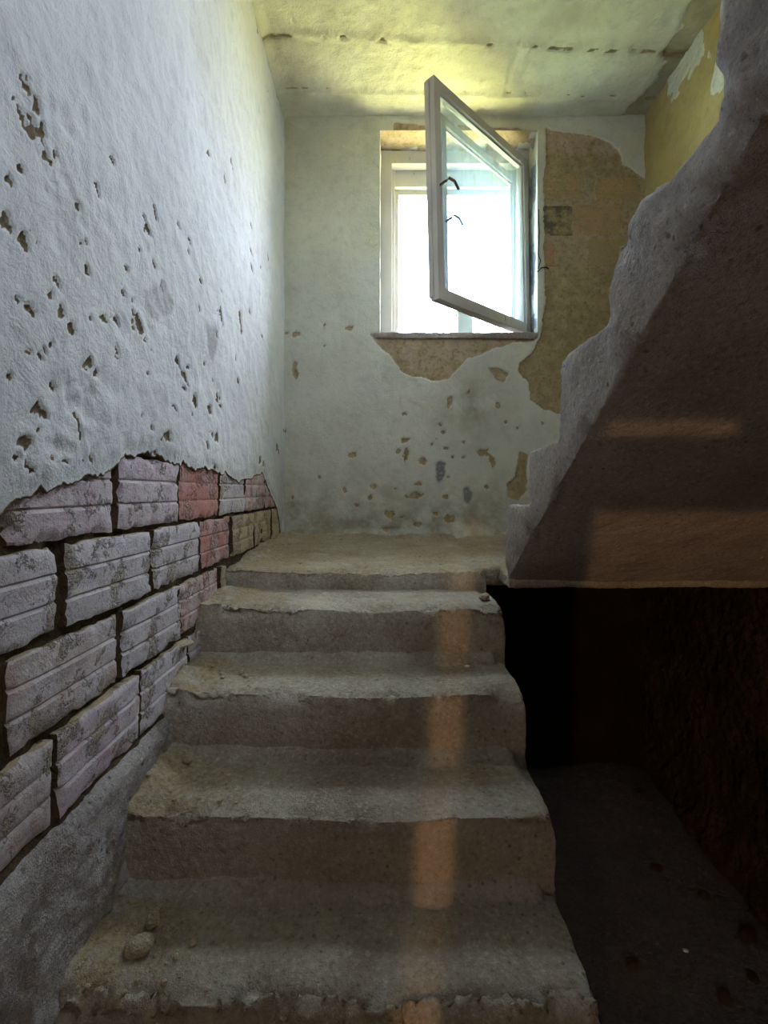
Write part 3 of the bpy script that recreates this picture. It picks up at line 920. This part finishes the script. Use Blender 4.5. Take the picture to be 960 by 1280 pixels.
# ------------------------------------------------------------------ window
YF = 3.075          # inner face of the frame
win = empty('window_1', (0.41, YF, WZ0))
tag(win, kind='structure')
def wpart(name, boxes, mat='paint', parent=None, bevel=0.004, label=None):
    o = new_obj(name, boxes_mesh(boxes, bevel), mat, parent or win)
    if label: o['label'] = label
    return o
fr = wpart('window_frame', [(WX0 + 0.002, WX0 + 0.072, YF, YF + 0.07, WZ0 + 0.005, WZ1 - 0.005)])
wpart('frame_jamb', [(WX1 - 0.072, WX1 - 0.002, YF, YF + 0.07, WZ0 + 0.005, WZ1 - 0.005)], parent=fr)
wpart('frame_head', [(WX0 + 0.06, WX1 - 0.06, YF + 0.001, YF + 0.069, WZ1 - 0.085, WZ1 - 0.006)], parent=fr)
wpart('frame_sill_rail', [(WX0 + 0.06, WX1 - 0.06, YF + 0.001, YF + 0.069, WZ0 + 0.005, WZ0 + 0.045)], parent=fr)
YO = 3.19           # outer frame of the double window
of = wpart('outer_frame', [(WX0 + 0.002, 0.040, YO - 0.05, YO + 0.06, WZ0 + 0.005, WZ1 - 0.005)])
wpart('frame_bead', [(0.035, 0.064, YO, YO + 0.05, WZ0 + 0.005, WZ1 - 0.02)], parent=of)
wpart('frame_jamb', [(0.800, WX1 - 0.002, YO - 0.05, YO + 0.06, WZ0 + 0.005, WZ1 - 0.005)], parent=of)
wpart('frame_head', [(0.03, 0.81, YO - 0.035, YO + 0.055, 1.925, 2.062)], parent=of)
wpart('frame_bead', [(0.03, 0.81, YO, YO + 0.055, 1.895, 1.93)], parent=of)
wpart('frame_bead', [(0.03, 0.81, YO - 0.06, YO + 0.0, 2.058, 2.10)], parent=of)
wpart('frame_sill_rail', [(0.03, 0.81, YO - 0.04, YO + 0.055, WZ0 + 0.005, WZ0 + 0.04)], parent=of)

def make_sash(hinge, ang, sag, width, z0, z1, st, dep, handle_z, label):
    """a glazed sash built flat along -X from its hinge, then swung about it"""
    piv = bpy.data.objects.new('sash', None)
    COL.objects.link(piv)
    def prt(name, boxes, mat='paint', bevel=0.003, parent=piv):
        me = boxes_mesh(boxes, bevel)
        for v in me.vertices:
            v.co.z -= H
        o = bpy.data.objects.new(name, me)
        me.materials.append(M[mat])
        COL.objects.link(o)
        o.parent = parent
        return o
    w = width
    prt('stile', [(-st, 0, -dep, 0, z0, z1)])
    prt('stile', [(-w, -w + st, -dep, 0, z0, z1), (-w - 0.008, -w + st * 0.4, -dep * 0.45, 0.004, z0 + 0.012, z1 - 0.012)])
    prt('rail', [(-w + st - 0.002, -st + 0.002, -dep + 0.001, -0.001, z0, z0 + st * 1.15)])
    prt('rail', [(-w + st - 0.002, -st + 0.002, -dep + 0.001, -0.001, z1 - st, z1)])
    prt('glazing_bead', [(-w + st - 0.001, -w + st + 0.012, -dep + 0.012, -0.012, z0 + st, z1 - st), (-st - 0.012, -st + 0.001, -dep + 0.012, -0.012, z0 + st, z1 - st),
                         (-w + st, -st, -dep + 0.013, -0.013, z1 - st - 0.012, z1 - st), (-w + st, -st, -dep + 0.013, -0.013, z0 + st * 1.15 - 0.002, z0 + st * 1.15 + 0.012)])
    pane = prt('pane', [(-w + st, -st, -dep * 0.5 - 0.002, -dep * 0.5 + 0.002, z0 + st, z1 - st)], 'glass', 0)
    # handle: a bent lever
    bm = bmesh.new()
    pts = [Vector((-w + st * 0.55, -dep - 0.004, handle_z)), Vector((-w + st * 0.55, -dep - 0.04, handle_z + 0.006)), Vector((-w + st * 0.6, -dep - 0.055, handle_z + 0.014)),
           Vector((-w + st * 0.6 + 0.04, -dep - 0.058, handle_z + 0.014)), Vector((-w + st * 0.6 + 0.075, -dep - 0.056, handle_z - 0.010))]
    rings = []
    for i, p in enumerate(pts):
        d = (pts[min(i + 1, len(pts) - 1)] - pts[max(i - 1, 0)]).normalized()
        a = d.orthogonal().normalized()
        b = d.cross(a)
        rings.append([bm.verts.new(p + (a * math.cos(q) + b * math.sin(q)) * 0.007) for q in [k * math.tau / 8 for k in range(8)]])
    for i in range(len(rings) - 1):
        for k in range(8):
            bm.faces.new((rings[i][k], rings[i][(k + 1) % 8], rings[i + 1][(k + 1) % 8], rings[i + 1][k]))
    bm.faces.new(rings[0]); bm.faces.new(rings[-1])
    bmesh.ops.recalc_face_normals(bm, faces=list(bm.faces))
    me = bpy.data.meshes.new('m'); bm.to_mesh(me); bm.free()
    me.materials.append(M['metal'])
    hd = bpy.data.objects.new('handle', me)
    hd['label'] = 'dark bent metal window handle'
    COL.objects.link(hd); hd.parent = piv
    for hz in (z0 + 0.16, z1 - 0.16):
        prt('hinge', [(-0.006, 0.010, -0.012, 0.010, hz - 0.04, hz + 0.04)], 'paint', 0.002)
    piv.parent = win
    piv.matrix_parent_inverse = win.matrix_world.inverted()
    piv.location = (hinge[0], hinge[1], H)
    # sag: tilt in the plane of the sash about the hinge's lower end
    piv.matrix_basis = Matrix.Translation((hinge[0], hinge[1], H + 1.45)) @ Matrix.Rotation(ang, 4, 'Z') @ Matrix.Rotation(sag, 4, 'Y') @ Matrix.Translation((0, 0, -1.45))
    piv['label'] = label
    return piv
bpy.context.view_layer.update()
make_sash((0.825, 3.075), math.radians(46.5), math.radians(-2.2), 0.92, 0.955, 2.01, 0.048, 0.05, 1.50, 'inner glazed sash swung open into the stairwell')
make_sash((0.800, 3.20), math.radians(47), math.radians(-1.5), 0.80, 1.005, 1.985, 0.046, 0.035, 1.43, 'outer glazed sash open behind the first')

# plastered inner sill lip
def sill_disp(P, N):
    return 0.005 * fbm(P, 12, 4, 180) + 0.004 * fbm(P, 50, 3, 181) - 0.012 * smooth(WX1 - 0.1, WX1 + 0.1, P[:, 0]) * np.maximum(0, fbm(P, 20, 2, 182))
me = rough_solid([([(YB - 0.016, WZ0 + 0.005), (YB + 0.16, WZ0 + 0.012), (YB + 0.16, WZ0 - 0.03), (YB - 0.008, WZ0 - 0.028)], WX0 - 0.03, WX1 + 0.0)], 0.007, sill_disp, {'dust': lambda P, N: P[:, 0] * 0 + 0.2})
new_obj('window_sill', me, 'flight', win)

# ------------------------------------------------------------------ outside
gm = boxes_mesh([(-14, 16, YB + 0.55, 30, -0.75, -0.65)])
tag(new_obj('ground_outside', gm, 'grass'), kind='structure')
post = empty('garden_post', (0.70, 4.4, -0.66))
tag(post, 'square garden post standing outside below the open window', 'post')
new_obj('shaft', boxes_mesh([(0.605, 0.735, 4.34, 4.47, -0.66, 1.555)], 0.008), 'post', post)
new_obj('cap', boxes_mesh([(0.595, 0.745, 4.33, 4.48, 1.55, 1.585)], 0.008), 'post', post)

# ------------------------------------------------------------------ cable stubs at the window jamb
def tube(pts, r, n=6):
    bm = bmesh.new()
    rings = []
    for i, p in enumerate(pts):
        p = Vector(p) + Vector((0, 0, H))
        d = (Vector(pts[min(i + 1, len(pts) - 1)]) - Vector(pts[max(i - 1, 0)])).normalized()
        a = d.orthogonal().normalized()
        b = d.cross(a)
        rings.append([bm.verts.new(p + (a * math.cos(k * math.tau / n) + b * math.sin(k * math.tau / n)) * r) for k in range(n)])
    for i in range(len(rings) - 1):
        for k in range(n):
            bm.faces.new((rings[i][k], rings[i][(k + 1) % n], rings[i + 1][(k + 1) % n], rings[i + 1][k]))
    bm.faces.new(rings[0]); bm.faces.new(rings[-1])
    bmesh.ops.recalc_face_normals(bm, faces=list(bm.faces))
    me = bpy.data.meshes.new('m'); bm.to_mesh(me); bm.free()
    me.polygons.foreach_set('use_smooth', [True] * len(me.polygons))
    return me
cpx = [(672, 262), (671, 275), (674, 290), (672, 305), (671, 318), (675, 327), (670, 336)]
cpt = []
for i, p in enumerate(cpx):
    x, z = wb(*p)
    cpt.append((max(x, WX1 + 0.004), YB - 0.002 - 0.008 * (i % 2), z))
tag(new_obj('cable', tube(cpt, 0.003), 'cable'), 'thin black cable stub hanging along the right window jamb', 'cable')
x, z = wb(678, 336)
tag(new_obj('cable', tube([(x - 0.03, YB - 0.001, z - 0.02), (x - 0.01, YB - 0.014, z), (x + 0.02, YB - 0.010, z + 0.004), (x + 0.035, YB - 0.001, z)], 0.004), 'cable'), 'short looped black wire end sticking out of bare render', 'cable')

# ------------------------------------------------------------------ rubble on the steps
def chunk(size, seed, flat=0.6, sub=2):
    bm = bmesh.new()
    bmesh.ops.create_icosphere(bm, subdivisions=sub, radius=1.0)
    P = np.array([v.co[:] for v in bm.verts])
    r = 1 + 0.45 * fbm(P, 1.3, 3, seed) + 0.15 * fbm(P, 4, 2, seed + 1)
    P = np.clip(P * r[:, None], -0.85, 0.85) * [size, size * 0.8, size * flat]
    for v, p in zip(bm.verts, P):
        v.co = p
    me = bpy.data.meshes.new('m'); bm.to_mesh(me); bm.free()
    return me, P[:, 2].min()

bpy.context.view_layer.update()
DG = bpy.context.evaluated_depsgraph_get()
def tread_top(x, y, zt):
    hit, loc, *_ = scene.ray_cast(DG, Vector((x, y, zt + 0.12 + H)), Vector((0, 0, -1)), distance=0.3)
    return loc.z - H if hit else zt
def put(name, px, py, zt, rpx, seed, label, cat, group=None, flat=0.6, mat='stone', lift=0.0):
    y = F * zt / (CY - py)
    x = (px - CX) * y / F
    me, zmin = chunk(rpx * y / F, seed, flat)
    o = new_obj(name, me, mat)
    o.rotation_euler = (0, 0, seed * 1.7)
    o.location = (x, y, H + tread_top(x, y, zt) - zmin - 0.15 * abs(zmin))
    tag(o, label, cat, group)
    return o
ZD, ZCc, ZBb, ZA, ZL = -0.928, -0.752, -0.570, -0.390, -0.312
put('stone', 190, 1160, ZD, 12, 1, 'small rounded plaster lump just behind the bigger flat lump', 'stone', flat=0.75)
put('stone', 174, 1190, ZD, 19, 2, 'largest flat plaster lump lying on the lowest visible tread', 'stone', flat=0.5)
put('stone', 235, 962, ZCc, 9, 3, 'angular plaster lump by the wall on the fourth tread down', 'stone', flat=0.7)
put('stone', 229, 846, ZBb, 14, 4, 'flat flake of plaster on the wall end of the third tread', 'stone', flat=0.25)
put('stone', 302, 843, ZBb, 5, 5, 'single pebble near the middle of the third tread', 'stone')
put('stone', 606, 750, ZA, 8, 6, 'broken concrete lump at the open end of the top tread', 'stone', flat=0.7, mat='step', lift=0.006)
put('stone', 270, 738, ZA, 7, 7, 'upright mortar lump against the wall beside the top tread', 'stone', flat=1.2)
put('paper_scrap', 584, 834, ZBb, 4, 8, 'tiny white scrap lying on the third tread', 'scrap', flat=0.2, mat='chipwhite')
put('paper_scrap', 857, 1179, ZF + 0.03, 4, 9, 'tiny white scrap lying on the dark earth floor', 'scrap', flat=0.2, mat='chipwhite', lift=0.015)
rr = random.Random(21)
def scatter(n, x0, x1, y0, y1, zt, rlo, rhi, label, group, seed):
    for i in range(n):
        rpx = rr.uniform(rlo, rhi)
        put('crumb', rr.uniform(x0, x1), rr.uniform(y0, y1), zt, rpx, seed + i, label, 'crumb', group, flat=rr.uniform(0.4, 0.8), lift=0.006)
scatter(26, 90, 260, 1140, 1240, ZD, 2.0, 6, 'small plaster crumb scattered by the wall on the lowest visible tread', 'crumbs on the lowest visible tread', 40)
scatter(20, 180, 300, 940, 1010, ZCc, 1.8, 5, 'small plaster crumb scattered by the wall on the fourth tread down', 'crumbs on the fourth tread', 80)
scatter(12, 225, 330, 828, 858, ZBb, 1.5, 4, 'small plaster crumb scattered by the wall on the third tread', 'crumbs on the third tread', 120)
scatter(14, 310, 560, 676, 702, ZL + 0.012, 1.2, 2.6, 'small crumb of debris lying on the dusty landing', 'crumbs on the landing', 150)
# stones on the earth floor in the void
for i, (a, b, r) in enumerate([(935, 1168, 14), (880, 1120, 8), (905, 1240, 11), (820, 1090, 8), (850, 1030, 7), (800, 1010, 6), (940, 1215, 9), (790, 1200, 10)]):
    put('stone', a, b, ZF + 0.02, r, 200 + i, 'dirty stone lying on the dark earth floor beside the stair', 'stone', 'stones on the earth floor', 0.6, 'rubble')

# ------------------------------------------------------------------ warm lamp in the room behind
ld = bpy.data.lights.new('room_lamp', 'POINT')
ld.energy = 50
ld.color = (1.0, 0.56, 0.28)
ld.shadow_soft_size = 0.012
lamp = bpy.data.objects.new('room_lamp', ld)
lamp.location = (-0.66, -2.27, -0.25 + H)
COL.objects.link(lamp)

bd = bpy.data.lights.new('stair_foot_fill', 'POINT')  # unseen fill light, added to lift the dark soffit and stair foot
bd.energy = 3.0
bd.color = (1.0, 0.80, 0.60)
bd.shadow_soft_size = 0.10
fill_light = bpy.data.objects.new('stair_foot_fill', bd)
fill_light.location = (0.30, -0.75, -0.95 + H)
COL.objects.link(fill_light)
